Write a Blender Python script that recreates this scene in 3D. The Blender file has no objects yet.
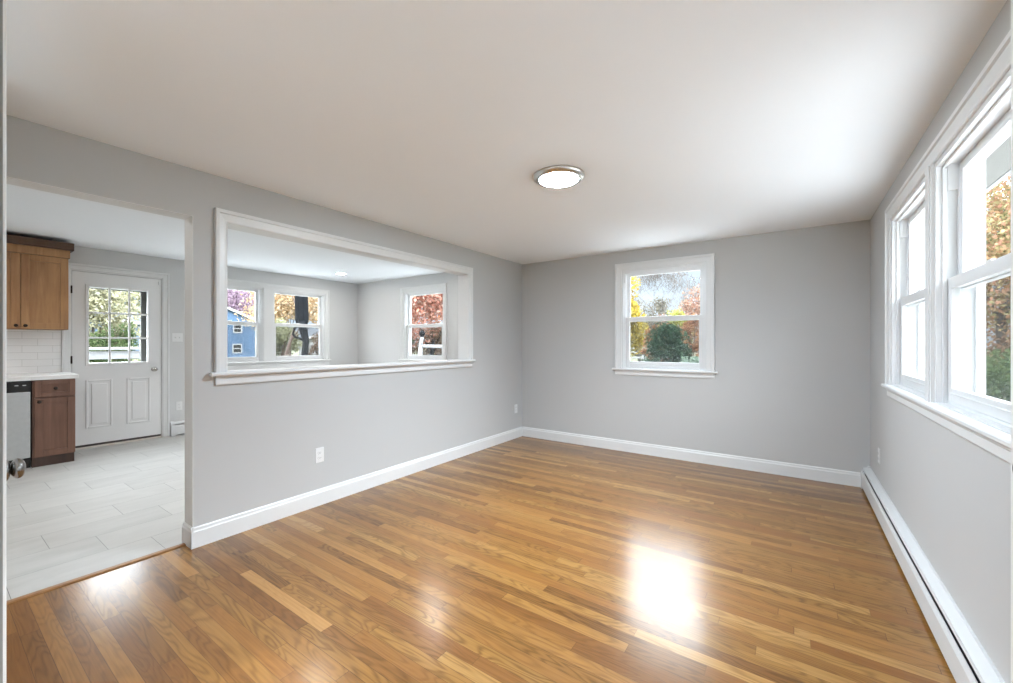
import bpy, math, random
import numpy as np
from mathutils import Vector, Matrix

# ------------------------------------------------------------------ camera, sky, sun, exposure
SC = bpy.context.scene
COL = SC.collection
YAW = 0.607126
cam = bpy.data.cameras.new('camera')
camo = bpy.data.objects.new('camera', cam)
COL.objects.link(camo)
cam.sensor_width = 36.0
cam.lens = 412.46 / 1013 * 36.0
cam.shift_y = 1.74 / 1013
cam.clip_start = 0.02
cam.clip_end = 600
camo.location = (0, 0, 1.242)
camo.rotation_euler = (math.pi / 2, 0, YAW)
SC.camera = camo

SC.view_settings.view_transform = 'Standard'
SC.view_settings.look = 'None'
SC.view_settings.gamma = 1
SC.view_settings.use_curve_mapping = False
SC.view_settings.exposure = 0.5
try:
    SC.cycles.max_bounces = 14
    SC.cycles.diffuse_bounces = 8
    SC.cycles.glossy_bounces = 6
    SC.cycles.transmission_bounces = 8
    SC.cycles.transparent_max_bounces = 24
    SC.cycles.sample_clamp_indirect = 6
    SC.cycles.caustics_reflective = False
    SC.cycles.use_denoising = True
    SC.cycles.denoiser = 'OPENIMAGEDENOISE'
except Exception:
    pass

LAMP = 390.0           # emission of the flush ceiling lamp
DOWNLIGHT = 205.0      # emission of the recessed kitchen lights
SKY = 1.0
SUN = 1.5

world = bpy.data.worlds.new('sky')
SC.world = world
world.use_nodes = True
wn, wl = world.node_tree.nodes, world.node_tree.links
wn.clear()
w_out = wn.new('ShaderNodeOutputWorld')
w_bg = wn.new('ShaderNodeBackground')
w_tc = wn.new('ShaderNodeTexCoord')
w_sep = wn.new('ShaderNodeSeparateXYZ')
w_ramp = wn.new('ShaderNodeValToRGB')
w_noise = wn.new('ShaderNodeTexNoise')
w_map = wn.new('ShaderNodeMapping')
w_mix = wn.new('ShaderNodeMixRGB')
w_cr = wn.new('ShaderNodeValToRGB')
w_cr.color_ramp.elements[0].position = 0.42
w_cr.color_ramp.elements[1].position = 0.62
w_map.inputs['Scale'].default_value = (1.0, 1.0, 3.0)
w_noise.inputs['Scale'].default_value = 2.6
w_noise.inputs['Detail'].default_value = 6
wl.new(w_tc.outputs['Generated'], w_sep.inputs[0])
wl.new(w_tc.outputs['Generated'], w_map.inputs[0])
wl.new(w_map.outputs[0], w_noise.inputs['Vector'])
wl.new(w_noise.outputs['Fac'], w_cr.inputs[0])
wl.new(w_sep.outputs['Z'], w_ramp.inputs[0])
er = w_ramp.color_ramp
er.elements[0].position = 0.0
er.elements[0].color = (0.54, 0.62, 0.74, 1)
er.elements[1].position = 1.0
er.elements[1].color = (6.0, 6.6, 7.4, 1)
e = er.elements.new(0.20); e.color = (0.52, 0.65, 0.80, 1)
e = er.elements.new(0.42); e.color = (17.0, 18.0, 19.2, 1)
e = er.elements.new(0.75); e.color = (15.0, 16.2, 17.8, 1)
w_mix.blend_type = 'ADD'
w_mix.inputs[0].default_value = 0.22
wl.new(w_ramp.outputs[0], w_mix.inputs[1])
wl.new(w_cr.outputs[0], w_mix.inputs[2])
wl.new(w_mix.outputs[0], w_bg.inputs['Color'])
w_bg.inputs['Strength'].default_value = SKY
wl.new(w_bg.outputs[0], w_out.inputs[0])

sun = bpy.data.lights.new('sun', 'SUN')
sun.energy = SUN
sun.angle = 0.03
sun.color = (1.0, 0.94, 0.84)
suno = bpy.data.objects.new('sun', sun)
COL.objects.link(suno)
suno.location = (0, -20, 20)
suno.rotation_euler = Vector((0.0, 1.0, -0.75)).to_track_quat('-Z', 'Y').to_euler()

# ------------------------------------------------------------------ measured room
XL, XLB = -2.989, -3.118          # left partition, room face and kitchen face
XR, YB, H = 0.542, 4.673, 2.30
XK, YK, HK = -6.85, 4.86, 2.375   # far kitchen wall, kitchen back wall, kitchen ceiling
YN = -1.75                        # wall behind the photographer
XT = -3.083                       # joint of tile and oak
T_EXT = 0.15

# ------------------------------------------------------------------ mesh helpers
def org(o):
    v = Vector((0, 0, 0))
    while o is not None:
        v = v + Vector(o.location)
        o = o.parent
    return v

class MB:
    def __init__(s):
        s.v, s.f = [], []
    def add(s, vs, fs):
        n = len(s.v)
        s.v += [tuple(p) for p in vs]
        s.f += [tuple(i + n for i in q) for q in fs]
        return s
    def box(s, x0, x1, y0, y1, z0, z1):
        x0, x1 = min(x0, x1), max(x0, x1); y0, y1 = min(y0, y1), max(y0, y1); z0, z1 = min(z0, z1), max(z0, z1)
        return s.add([(x0, y0, z0), (x1, y0, z0), (x1, y1, z0), (x0, y1, z0), (x0, y0, z1), (x1, y0, z1), (x1, y1, z1), (x0, y1, z1)],
                     [(0, 3, 2, 1), (4, 5, 6, 7), (0, 1, 5, 4), (1, 2, 6, 5), (2, 3, 7, 6), (3, 0, 4, 7)])
    def tbox(s, T, u0, u1, v0, v1, w0, w1):
        a, b = T(u0, v0, w0), T(u1, v1, w1)
        return s.box(a[0], b[0], a[1], b[1], a[2], b[2])
    def ring(s, T, u0, u1, v0, v1, w0, w1, l, r=None, b=None, t=None):
        r = l if r is None else r; b = l if b is None else b; t = l if t is None else t
        s.tbox(T, u0, u0 + l, v0, v1, w0, w1); s.tbox(T, u1 - r, u1, v0, v1, w0, w1)
        s.tbox(T, u0 + l, u1 - r, v0, v0 + b, w0, w1); s.tbox(T, u0 + l, u1 - r, v1 - t, v1, w0, w1)
        return s
    def prism(s, pts, fn, a0, a1):
        """closed 2-D profile swept between a0 and a1; fn(p, q, a) -> xyz"""
        n = len(pts)
        vs = [fn(p, q, a0) for p, q in pts] + [fn(p, q, a1) for p, q in pts]
        fs = [(i, (i + 1) % n, n + (i + 1) % n, n + i) for i in range(n)]
        fs += [tuple(range(n - 1, -1, -1)), tuple(range(n, 2 * n))]
        return s.add(vs, fs)
    def tube(s, pts, rs, n=8, cap=True):
        vs, fs = [], []
        m = len(pts)
        for k in range(m):
            p = Vector(pts[k])
            d = (Vector(pts[min(k + 1, m - 1)]) - Vector(pts[max(k - 1, 0)])).normalized()
            up = Vector((0, 0, 1)) if abs(d.z) < 0.9 else Vector((1, 0, 0))
            a = d.cross(up).normalized(); b = d.cross(a)
            for i in range(n):
                t = 2 * math.pi * i / n
                vs.append(p + (a * math.cos(t) + b * math.sin(t)) * rs[k])
        for k in range(m - 1):
            for i in range(n):
                j = (i + 1) % n
                fs.append((k * n + i, k * n + j, (k + 1) * n + j, (k + 1) * n + i))
        if cap:
            fs.append(tuple(range(n - 1, -1, -1))); fs.append(tuple(range((m - 1) * n, m * n)))
        return s.add(vs, fs)
    def lathe(s, prof, c, axis='z', n=32):
        """profile of (radius, height along axis), open at r=0 ends"""
        A = {'z': ((1, 0, 0), (0, 1, 0), (0, 0, 1)), 'x': ((0, 1, 0), (0, 0, 1), (1, 0, 0)), 'y': ((0, 0, 1), (1, 0, 0), (0, 1, 0))}[axis]
        a, b, d = (Vector(q) for q in A); c = Vector(c)
        vs, fs = [], []
        for r, h in prof:
            for i in range(n):
                t = 2 * math.pi * i / n
                vs.append(c + (a * math.cos(t) + b * math.sin(t)) * max(r, 1e-5) + d * h)
        for k in range(len(prof) - 1):
            for i in range(n):
                j = (i + 1) % n
                fs.append((k * n + i, k * n + j, (k + 1) * n + j, (k + 1) * n + i))
        fs.append(tuple(range(n - 1, -1, -1))); fs.append(tuple(range((len(prof) - 1) * n, len(prof) * n)))
        return s.add(vs, fs)
    def build(s, name, mat, parent=None, bevel=0.0, smooth=False, seg=2):
        me = bpy.data.meshes.new(name)
        arr = np.array(s.v, dtype=float)
        if parent is not None:
            o0 = org(parent)
        else:
            mn, mx = arr.min(0), arr.max(0)
            o0 = Vector(((mn[0] + mx[0]) / 2, (mn[1] + mx[1]) / 2, mn[2]))
        arr = arr - np.array(o0)
        me.from_pydata([tuple(p) for p in arr], [], s.f)
        me.materials.append(mat)
        if smooth:
            me.polygons.foreach_set('use_smooth', [True] * len(me.polygons))
        me.update()
        o = bpy.data.objects.new(name, me)
        COL.objects.link(o)
        if parent is not None:
            o.parent = parent
        else:
            o.location = o0
        if bevel:
            b = o.modifiers.new('edge', 'BEVEL'); b.width = bevel; b.segments = seg; b.limit_method = 'ANGLE'; b.angle_limit = 0.6
        return o

def tag(o, label, cat, group=None, kind=None):
    o['label'] = label; o['category'] = cat
    if group: o['group'] = group
    if kind: o['kind'] = kind
    return o

def thing(name, loc, label, cat, group=None, kind=None):
    o = bpy.data.objects.new(name, None)
    o.empty_display_size = 0.1
    COL.objects.link(o); o.location = loc
    return tag(o, label, cat, group, kind)

def copy_tree(o, loc, label, parent=None):
    c = o.copy(); COL.objects.link(c)
    if parent is None:
        c.location = loc; c['label'] = label
    else:
        c.parent = parent
    for ch in list(o.children):
        copy_tree(ch, None, None, c)
    return c

# ------------------------------------------------------------------ node helpers
class NT:
    def __init__(s, mat):
        s.t = mat.node_tree; s.n = s.t.nodes; s.l = s.t.links
    def put(s, sock, v):
        if hasattr(v, 'is_output') or isinstance(v, bpy.types.NodeSocket):
            s.l.new(v, sock)
        else:
            sock.default_value = v
    def m(s, op, a, b=0.0, c=None):
        nd = s.n.new('ShaderNodeMath'); nd.operation = op
        s.put(nd.inputs[0], a); s.put(nd.inputs[1], b)
        if c is not None: s.put(nd.inputs[2], c)
        return nd.outputs[0]
    def xyz(s, x, y, z):
        nd = s.n.new('ShaderNodeCombineXYZ')
        for i, q in enumerate((x, y, z)): s.put(nd.inputs[i], q)
        return nd.outputs[0]
    def white(s, x, y=0.0, z=0.0):
        nd = s.n.new('ShaderNodeTexWhiteNoise'); nd.noise_dimensions = '3D'
        s.l.new(s.xyz(x, y, z), nd.inputs['Vector']); return nd.outputs['Value']
    def noise(s, vec, scale, detail=3, rough=0.5, dist=0.0):
        nd = s.n.new('ShaderNodeTexNoise')
        s.l.new(vec, nd.inputs['Vector'])
        nd.inputs['Scale'].default_value = scale; nd.inputs['Detail'].default_value = detail
        nd.inputs['Roughness'].default_value = rough; nd.inputs['Distortion'].default_value = dist
        return nd.outputs['Fac']
    def ramp(s, fac, stops, interp='LINEAR'):
        nd = s.n.new('ShaderNodeValToRGB'); r = nd.color_ramp; r.interpolation = interp
        r.elements[0].position, r.elements[0].color = stops[0][0], (*stops[0][1], 1)
        r.elements[1].position, r.elements[1].color = stops[-1][0], (*stops[-1][1], 1)
        for p, c in stops[1:-1]:
            q = r.elements.new(p); q.color = (*c, 1)
        s.put(nd.inputs[0], fac); return nd.outputs[0]
    def mix(s, mode, fac, a, b):
        nd = s.n.new('ShaderNodeMixRGB'); nd.blend_type = mode
        s.put(nd.inputs[0], fac); s.put(nd.inputs[1], a); s.put(nd.inputs[2], b); return nd.outputs[0]
    def pos(s):
        g = s.n.new('ShaderNodeNewGeometry'); sp = s.n.new('ShaderNodeSeparateXYZ')
        s.l.new(g.outputs['Position'], sp.inputs[0]); return g.outputs['Position'], sp.outputs
    def bump(s, h, strength, dist):
        nd = s.n.new('ShaderNodeBump'); nd.inputs['Strength'].default_value = strength; nd.inputs['Distance'].default_value = dist
        s.l.new(h, nd.inputs['Height']); return nd.outputs[0]

def dim(c, k):
    return tuple(q * k for q in c)

def srgb(r, g, b):
    f = lambda c: (c / 255) / 12.92 if c <= 10 else ((c / 255 + 0.055) / 1.055) ** 2.4
    return (f(r), f(g), f(b))

def pbr(name, col, rough=0.5, metal=0.0, spec=0.5, var=0.0, vscale=30.0, bump=0.0, emit=None):
    m = bpy.data.materials.new(name); m.use_nodes = True
    t = NT(m); b = t.n['Principled BSDF']
    b.inputs['Base Color'].default_value = (*col, 1)
    b.inputs['Roughness'].default_value = rough; b.inputs['Metallic'].default_value = metal
    b.inputs['Specular IOR Level'].default_value = spec
    if var or bump:
        p, _ = t.pos()
        f = t.noise(p, vscale, 4)
        if var:
            t.l.new(t.ramp(f, [(0.3, tuple(c * (1 - var) for c in col)), (0.7, tuple(min(1, c * (1 + var)) for c in col))]), b.inputs['Base Color'])
        if bump:
            t.l.new(t.bump(f, bump, 0.002), b.inputs['Normal'])
    if emit:
        b.inputs['Emission Color'].default_value = (*emit[0], 1); b.inputs['Emission Strength'].default_value = emit[1]
    return m

M = {}
M['wall'] = pbr('grey wall paint', (0.505, 0.505, 0.503), 0.6, spec=0.3, bump=0.05, vscale=90)
M['kwall'] = pbr('pale grey kitchen wall paint', (0.60, 0.60, 0.60), 0.6, spec=0.3, bump=0.05, vscale=90)
M['ceiling'] = pbr('flat white ceiling paint', (0.88, 0.905, 0.93), 0.85, spec=0.2, bump=0.05, vscale=70)
M['trim'] = pbr('white semi gloss trim paint', (0.70, 0.702, 0.702), 0.35, var=0.01, vscale=8)
M['lit_lining'] = pbr('reveal paint with kitchen light in it', (0.70, 0.70, 0.69), 0.5, var=0.01, vscale=8)  # paler than the wall, paints in the kitchen light on the doorway reveals
M['vinyl'] = pbr('white vinyl', (0.70, 0.705, 0.71), 0.3, var=0.01, vscale=12)
M['door'] = pbr('white door paint', (0.74, 0.738, 0.738), 0.35, var=0.01, vscale=6)
M['enamel'] = pbr('white enamelled steel', (0.62, 0.625, 0.63), 0.45, var=0.01, vscale=9)
M['plate'] = pbr('white plastic', (0.74, 0.74, 0.74), 0.3, var=0.01, vscale=40)
M['slot'] = pbr('dark slot', (0.02, 0.02, 0.02), 0.6, var=0.1)
M['black'] = pbr('black plastic', (0.012, 0.012, 0.013), 0.25, var=0.1, vscale=50)
M['nickel'] = pbr('brushed nickel', (0.62, 0.60, 0.57), 0.28, metal=1.0, var=0.06, vscale=60)
M['chrome'] = pbr('polished nickel', (0.60, 0.58, 0.56), 0.12, metal=1.0, var=0.03, vscale=60)
M['edge_shade'] = pbr('painted shade on door edge', (0.22, 0.22, 0.215), 0.6, var=0.05)
M['pewter'] = pbr('satin pewter', (0.30, 0.29, 0.28), 0.22, metal=1.0, var=0.1, vscale=60)
M['steel'] = pbr('stainless steel', (0.55, 0.56, 0.56), 0.36, metal=0.9, var=0.04, vscale=25)
M['bronze'] = pbr('dark bronze', (0.03, 0.022, 0.018), 0.35, metal=0.7, var=0.2, vscale=80)
M['quartz'] = pbr('white quartz', (0.83, 0.83, 0.82), 0.2, var=0.03, vscale=14)
M['threshold'] = pbr('weathered threshold', (0.55, 0.50, 0.45), 0.45, var=0.1, vscale=20)
M['rubber'] = pbr('dark door sweep', (0.05, 0.04, 0.035), 0.6, var=0.2)
M['storm'] = pbr('grey aluminium storm frame', (0.13, 0.13, 0.122), 0.6, spec=0.2, var=0.05)
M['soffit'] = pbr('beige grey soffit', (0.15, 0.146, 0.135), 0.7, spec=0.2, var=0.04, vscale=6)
M['shingle'] = pbr('dark roof shingle', (0.02, 0.02, 0.022), 0.95, spec=0.1, var=0.3, vscale=5)
M['concrete'] = pbr('pale concrete for added paving', (0.42, 0.42, 0.415), 0.85, var=0.08, vscale=3)
M['extwhite'] = pbr('dimmed white exterior paint', (0.24, 0.24, 0.24), 0.5, var=0.04, vscale=6)  # white paint darkened evenly to offset the brightened sky, not worn
M['lens'] = pbr('lit frosted diffuser', (0.9, 0.9, 0.9), 0.4, var=0.01, emit=((0.80, 0.935, 1.05), LAMP))
M['lens_small'] = pbr('lit recessed lens', (0.9, 0.9, 0.9), 0.4, var=0.01, emit=((1.0, 0.96, 0.91), DOWNLIGHT))

def wood_mat(name, dark, light, axis='z'):
    m = bpy.data.materials.new(name); m.use_nodes = True
    t = NT(m); b = t.n['Principled BSDF']
    p, s = t.pos()
    v = t.xyz(t.m('MULTIPLY', s[0], 22.0), t.m('MULTIPLY', s[1], 22.0), t.m('MULTIPLY', s[2], 1.6))
    f = t.noise(v, 1.0, 5, 0.6, 0.4)
    g = t.noise(p, 3.0, 3)
    f = t.m('ADD', t.m('MULTIPLY', f, 0.65), t.m('MULTIPLY', g, 0.35))
    t.l.new(t.ramp(f, [(0.32, dark), (0.68, light)]), b.inputs['Base Color'])
    b.inputs['Roughness'].default_value = 0.4
    return m
M['maple'] = wood_mat('honey stained maple', srgb(136, 93, 56), srgb(178, 134, 88))
M['maple_dark'] = wood_mat('dark stained crown', srgb(66, 44, 30), srgb(92, 62, 43))
M['walnut'] = wood_mat('brown stained maple', srgb(96, 66, 52), srgb(132, 96, 78))
M['walnut_toe'] = wood_mat('dark toe kick', srgb(54, 38, 32), srgb(78, 56, 46))

def glass_mat(name, tint, refl=1.0):
    m = bpy.data.materials.new(name); m.use_nodes = True
    t = NT(m); t.n.clear()
    o = t.n.new('ShaderNodeOutputMaterial'); tr = t.n.new('ShaderNodeBsdfTransparent'); gl = t.n.new('ShaderNodeBsdfGlossy')
    g = t.n.new('ShaderNodeNewGeometry'); mx = t.n.new('ShaderNodeMixShader')
    dt = t.n.new('ShaderNodeVectorMath'); dt.operation = 'DOT_PRODUCT'
    t.l.new(g.outputs['Normal'], dt.inputs[0]); t.l.new(g.outputs['Incoming'], dt.inputs[1])
    sch = t.m('ADD', 0.035, t.m('MULTIPLY', 0.965, t.m('POWER', t.m('SUBTRACT', 1.0, t.m('ABSOLUTE', dt.outputs['Value'])), 5.0)))
    tr.inputs['Color'].default_value = (*tint, 1); gl.inputs['Roughness'].default_value = 0.0
    t.l.new(t.m('MULTIPLY', sch, refl), mx.inputs[0])
    t.l.new(tr.outputs[0], mx.inputs[1]); t.l.new(gl.outputs[0], mx.inputs[2]); t.l.new(mx.outputs[0], o.inputs[0])
    return m
M['glass'] = glass_mat('clear window glass', (0.96, 0.975, 0.97), 0.06)

def screen_mat():
    m = bpy.data.materials.new('grey insect mesh'); m.use_nodes = True
    t = NT(m); t.n.clear()
    o = t.n.new('ShaderNodeOutputMaterial'); tr = t.n.new('ShaderNodeBsdfTransparent'); d = t.n.new('ShaderNodeBsdfDiffuse')
    mx = t.n.new('ShaderNodeMixShader'); mx.inputs[0].default_value = 0.28
    d.inputs['Color'].default_value = (0.12, 0.122, 0.125, 1)
    t.l.new(tr.outputs[0], mx.inputs[1]); t.l.new(d.outputs[0], mx.inputs[2]); t.l.new(mx.outputs[0], o.inputs[0])
    return m
M['screen'] = screen_mat()

def oak_floor():
    m = bpy.data.materials.new('varnished oak strip floor'); m.use_nodes = True
    t = NT(m); b = t.n['Principled BSDF']
    p, s = t.pos(); X, Y = s[0], s[1]
    W = 0.0572
    ys = t.m('DIVIDE', t.m('ADD', Y, 0.0285), W)
    row = t.m('FLOOR', ys); fy = t.m('FRACT', ys)
    r1 = t.white(row, 3.7); r2 = t.white(row, 11.3)
    L = t.m('ADD', 0.55, t.m('MULTIPLY', r1, 0.75))
    xs = t.m('DIVIDE', t.m('ADD', X, t.m('MULTIPLY', r2, 9.0)), L)
    pl = t.m('FLOOR', xs); fx = t.m('FRACT', xs)
    idv = t.white(row, pl, 1.0); id2 = t.white(row, pl, 5.0); id3 = t.white(row, pl, 9.0)
    base = t.ramp(idv, [(0.0, srgb(110, 73, 35)), (0.12, srgb(122, 82, 40)), (0.5, srgb(133, 93, 46)), (0.85, srgb(144, 104, 55)), (1.0, srgb(162, 122, 72))])
    hue = t.ramp(id2, [(0.0, (1.03, 0.98, 0.95)), (0.5, (1, 1, 1)), (1.0, (0.97, 1.01, 0.97))])
    base = t.mix('MULTIPLY', 1.0, base, hue)
    off = t.m('MULTIPLY', id3, 37.0)
    # long fine grain
    gv = t.xyz(t.m('ADD', t.m('MULTIPLY', X, 2.2), off), t.m('MULTIPLY', Y, 120.0), off)
    fine = t.noise(gv, 1.0, 4, 0.62)
    # cathedral figure
    cv = t.xyz(t.m('ADD', t.m('MULTIPLY', X, 1.5), off), t.m('MULTIPLY', Y, 9.0), off)
    c = t.noise(cv, 1.0, 2, 0.5, 0.35)
    ring = t.m('SINE', t.m('MULTIPLY', c, 95.0))
    ring = t.m('POWER', t.m('MULTIPLY', t.m('ADD', ring, 1.0), 0.5), 2.2)
    ringamt = t.m('MULTIPLY', ring, t.m('ADD', 0.06, t.m('MULTIPLY', id2, 0.34)))
    shade = t.m('SUBTRACT', t.m('ADD', 0.70, t.m('MULTIPLY', fine, 0.66)), ringamt)
    colr = t.mix('MULTIPLY', 1.0, base, t.xyz(shade, t.m('POWER', shade, 1.12), t.m('POWER', shade, 1.3)))
    # joints
    ey = t.m('MULTIPLY', t.m('MINIMUM', fy, t.m('SUBTRACT', 1.0, fy)), W)
    ex = t.m('MULTIPLY', t.m('MINIMUM', fx, t.m('SUBTRACT', 1.0, fx)), L)
    gap = t.m('MAXIMUM', t.m('LESS_THAN', ey, 0.0009), t.m('LESS_THAN', ex, 0.0010))
    gapf = t.m('MULTIPLY', gap, t.m('ADD', 0.35, t.m('MULTIPLY', t.white(row, 77.0), 0.6)))
    colr = t.mix('MIX', gapf, colr, (*srgb(70, 42, 22), 1))
    t.l.new(colr, b.inputs['Base Color'])
    big = t.noise(p, 7.0, 2)
    b.inputs['Roughness'].default_value = 0.32
    b.inputs['Specular IOR Level'].default_value = 0.1
    b.inputs['Coat Weight'].default_value = 0.7
    b.inputs['Coat IOR'].default_value = 1.5
    t.l.new(t.m('ADD', 0.17, t.m('MULTIPLY', big, 0.07)), b.inputs['Coat Roughness'])
    hgt = t.m('ADD', t.m('MULTIPLY', fine, 0.5), t.m('ADD', t.m('MULTIPLY', ring, 0.35), t.m('MULTIPLY', gap, -1.5)))
    bn = t.bump(t.m('ADD', hgt, t.m('MULTIPLY', idv, 0.5)), 0.10, 0.002)
    t.l.new(bn, b.inputs['Normal'])
    t.l.new(t.bump(t.m('ADD', hgt, t.m('MULTIPLY', big, 4.0)), 0.06, 0.002), b.inputs['Coat Normal'])
    return m
M['oak'] = oak_floor()
M['oak_edge'] = wood_mat('oak reducer strip', srgb(120, 80, 42), srgb(152, 108, 62))

def tile_floor():
    m = bpy.data.materials.new('pale grey stone tile'); m.use_nodes = True
    t = NT(m); b = t.n['Principled BSDF']
    p, s = t.pos(); X, Y = s[0], s[1]
    xs = t.m('DIVIDE', t.m('SUBTRACT', XT, X), 0.302)
    row = t.m('FLOOR', xs); fx = t.m('FRACT', xs)
    ys = t.m('DIVIDE', t.m('ADD', t.m('SUBTRACT', Y, 0.872), t.m('MULTIPLY', row, 0.2)), 0.6)
    pl = t.m('FLOOR', ys); fy = t.m('FRACT', ys)
    ex = t.m('MULTIPLY', t.m('MINIMUM', fx, t.m('SUBTRACT', 1.0, fx)), 0.302)
    ey = t.m('MULTIPLY', t.m('MINIMUM', fy, t.m('SUBTRACT', 1.0, fy)), 0.6)
    gap = t.m('LESS_THAN', t.m('MINIMUM', ex, ey), 0.0013)
    idv = t.white(row, pl)
    v = t.xyz(t.m('ADD', t.m('MULTIPLY', X, 9.0), t.m('MULTIPLY', idv, 20)), t.m('MULTIPLY', Y, 2.6), t.m('MULTIPLY', idv, 20))
    n = t.noise(v, 1.0, 6, 0.62, 0.5)
    f = t.m('ADD', t.m('MULTIPLY', n, 0.8), t.m('MULTIPLY', idv, 0.2))
    col = t.ramp(f, [(0.25, srgb(170, 169, 166)), (0.5, srgb(180, 179, 176)), (0.75, srgb(189, 188, 184))])
    col = t.mix('MIX', gap, col, (*srgb(112, 112, 111), 1))
    t.l.new(col, b.inputs['Base Color'])
    b.inputs['Roughness'].default_value = 0.55; b.inputs['Specular IOR Level'].default_value = 0.3
    t.l.new(t.bump(t.m('SUBTRACT', n, t.m('MULTIPLY', gap, 2.0)), 0.08, 0.003), b.inputs['Normal'])
    return m
M['tile'] = tile_floor()

def subway():
    m = bpy.data.materials.new('white subway tile'); m.use_nodes = True
    t = NT(m); b = t.n['Principled BSDF']
    p, s = t.pos()
    br = t.n.new('ShaderNodeTexBrick')
    t.l.new(t.xyz(t.m('ADD', s[1], 0.005), t.m('SUBTRACT', s[2], 0.914), 0.0), br.inputs['Vector'])
    br.inputs['Scale'].default_value = 1.0
    br.inputs['Brick Width'].default_value = 0.226; br.inputs['Row Height'].default_value = 0.0755
    br.inputs['Mortar Size'].default_value = 0.0018; br.inputs['Mortar Smooth'].default_value = 0.1
    br.inputs['Color1'].default_value = (0.82, 0.82, 0.82, 1); br.inputs['Color2'].default_value = (0.79, 0.79, 0.79, 1)
    br.inputs['Mortar'].default_value = (0.58, 0.58, 0.57, 1)
    t.l.new(br.outputs['Color'], b.inputs['Base Color'])
    b.inputs['Roughness'].default_value = 0.15
    t.l.new(t.bump(br.outputs['Fac'], -0.2, 0.002), b.inputs['Normal'])
    return m
M['subway'] = subway()

def siding(name, col, step=0.2):
    m = bpy.data.materials.new(name); m.use_nodes = True
    t = NT(m); b = t.n['Principled BSDF']
    p, s = t.pos()
    f = t.m('FRACT', t.m('DIVIDE', s[2], step))
    lap = t.m('LESS_THAN', f, 0.1)
    n = t.noise(p, 1.2, 4)
    c = t.ramp(n, [(0.3, tuple(q * 0.88 for q in col)), (0.7, tuple(q * 1.1 for q in col))])
    t.l.new(t.mix('MULTIPLY', t.m('MULTIPLY', lap, 0.35), c, (0.3, 0.3, 0.3, 1)), b.inputs['Base Color'])
    b.inputs['Roughness'].default_value = 0.7
    return m
M['siding_blue'] = siding('blue clapboard', dim(srgb(98, 140, 184), 0.26))
M['siding_slate'] = siding('slate blue clapboard', dim(srgb(120, 150, 182), 0.26))
M['siding_grey'] = siding('grey clapboard', srgb(168, 170, 172))

def lawn():
    m = bpy.data.materials.new('lawn with fallen leaves'); m.use_nodes = True
    t = NT(m); b = t.n['Principled BSDF']
    p, s = t.pos()
    g = t.ramp(t.noise(p, 0.35, 6, 0.65), [(0.3, srgb(92, 112, 62)), (0.55, srgb(128, 138, 84)), (0.75, srgb(150, 140, 96))])
    l = t.m('GREATER_THAN', t.noise(p, 5.0, 6, 0.8), 0.56)
    lc = t.ramp(t.noise(p, 9.0, 2), [(0.3, srgb(150, 92, 52)), (0.6, srgb(196, 150, 88)), (0.8, srgb(205, 180, 120))])
    t.l.new(t.mix('MULTIPLY', 1.0, t.mix('MIX', l, g, lc), (0.26, 0.26, 0.26, 1)), b.inputs['Base Color'])
    b.inputs['Roughness'].default_value = 0.9
    return m
M['lawn'] = lawn()

LEAFK = 0.36
def leaf_mat(name, cols):
    m = bpy.data.materials.new(name); m.use_nodes = True
    t = NT(m); t.n.clear()
    o = t.n.new('ShaderNodeOutputMaterial'); d = t.n.new('ShaderNodeBsdfDiffuse'); tl = t.n.new('ShaderNodeBsdfTranslucent')
    mx = t.n.new('ShaderNodeMixShader'); mx.inputs[0].default_value = 0.35
    g = t.n.new('ShaderNodeNewGeometry')
    k = len(cols)
    c = t.ramp(g.outputs['Random Per Island'], [(i / (k - 1), dim(tuple(0.88 * a + 0.12 * sum(srgb(*q)) / 3 for a in srgb(*q)), LEAFK)) for i, q in enumerate(cols)])
    t.l.new(c, d.inputs[0]); t.l.new(c, tl.inputs[0])
    t.l.new(d.outputs[0], mx.inputs[1]); t.l.new(tl.outputs[0], mx.inputs[2]); t.l.new(mx.outputs[0], o.inputs[0])
    return m
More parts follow.
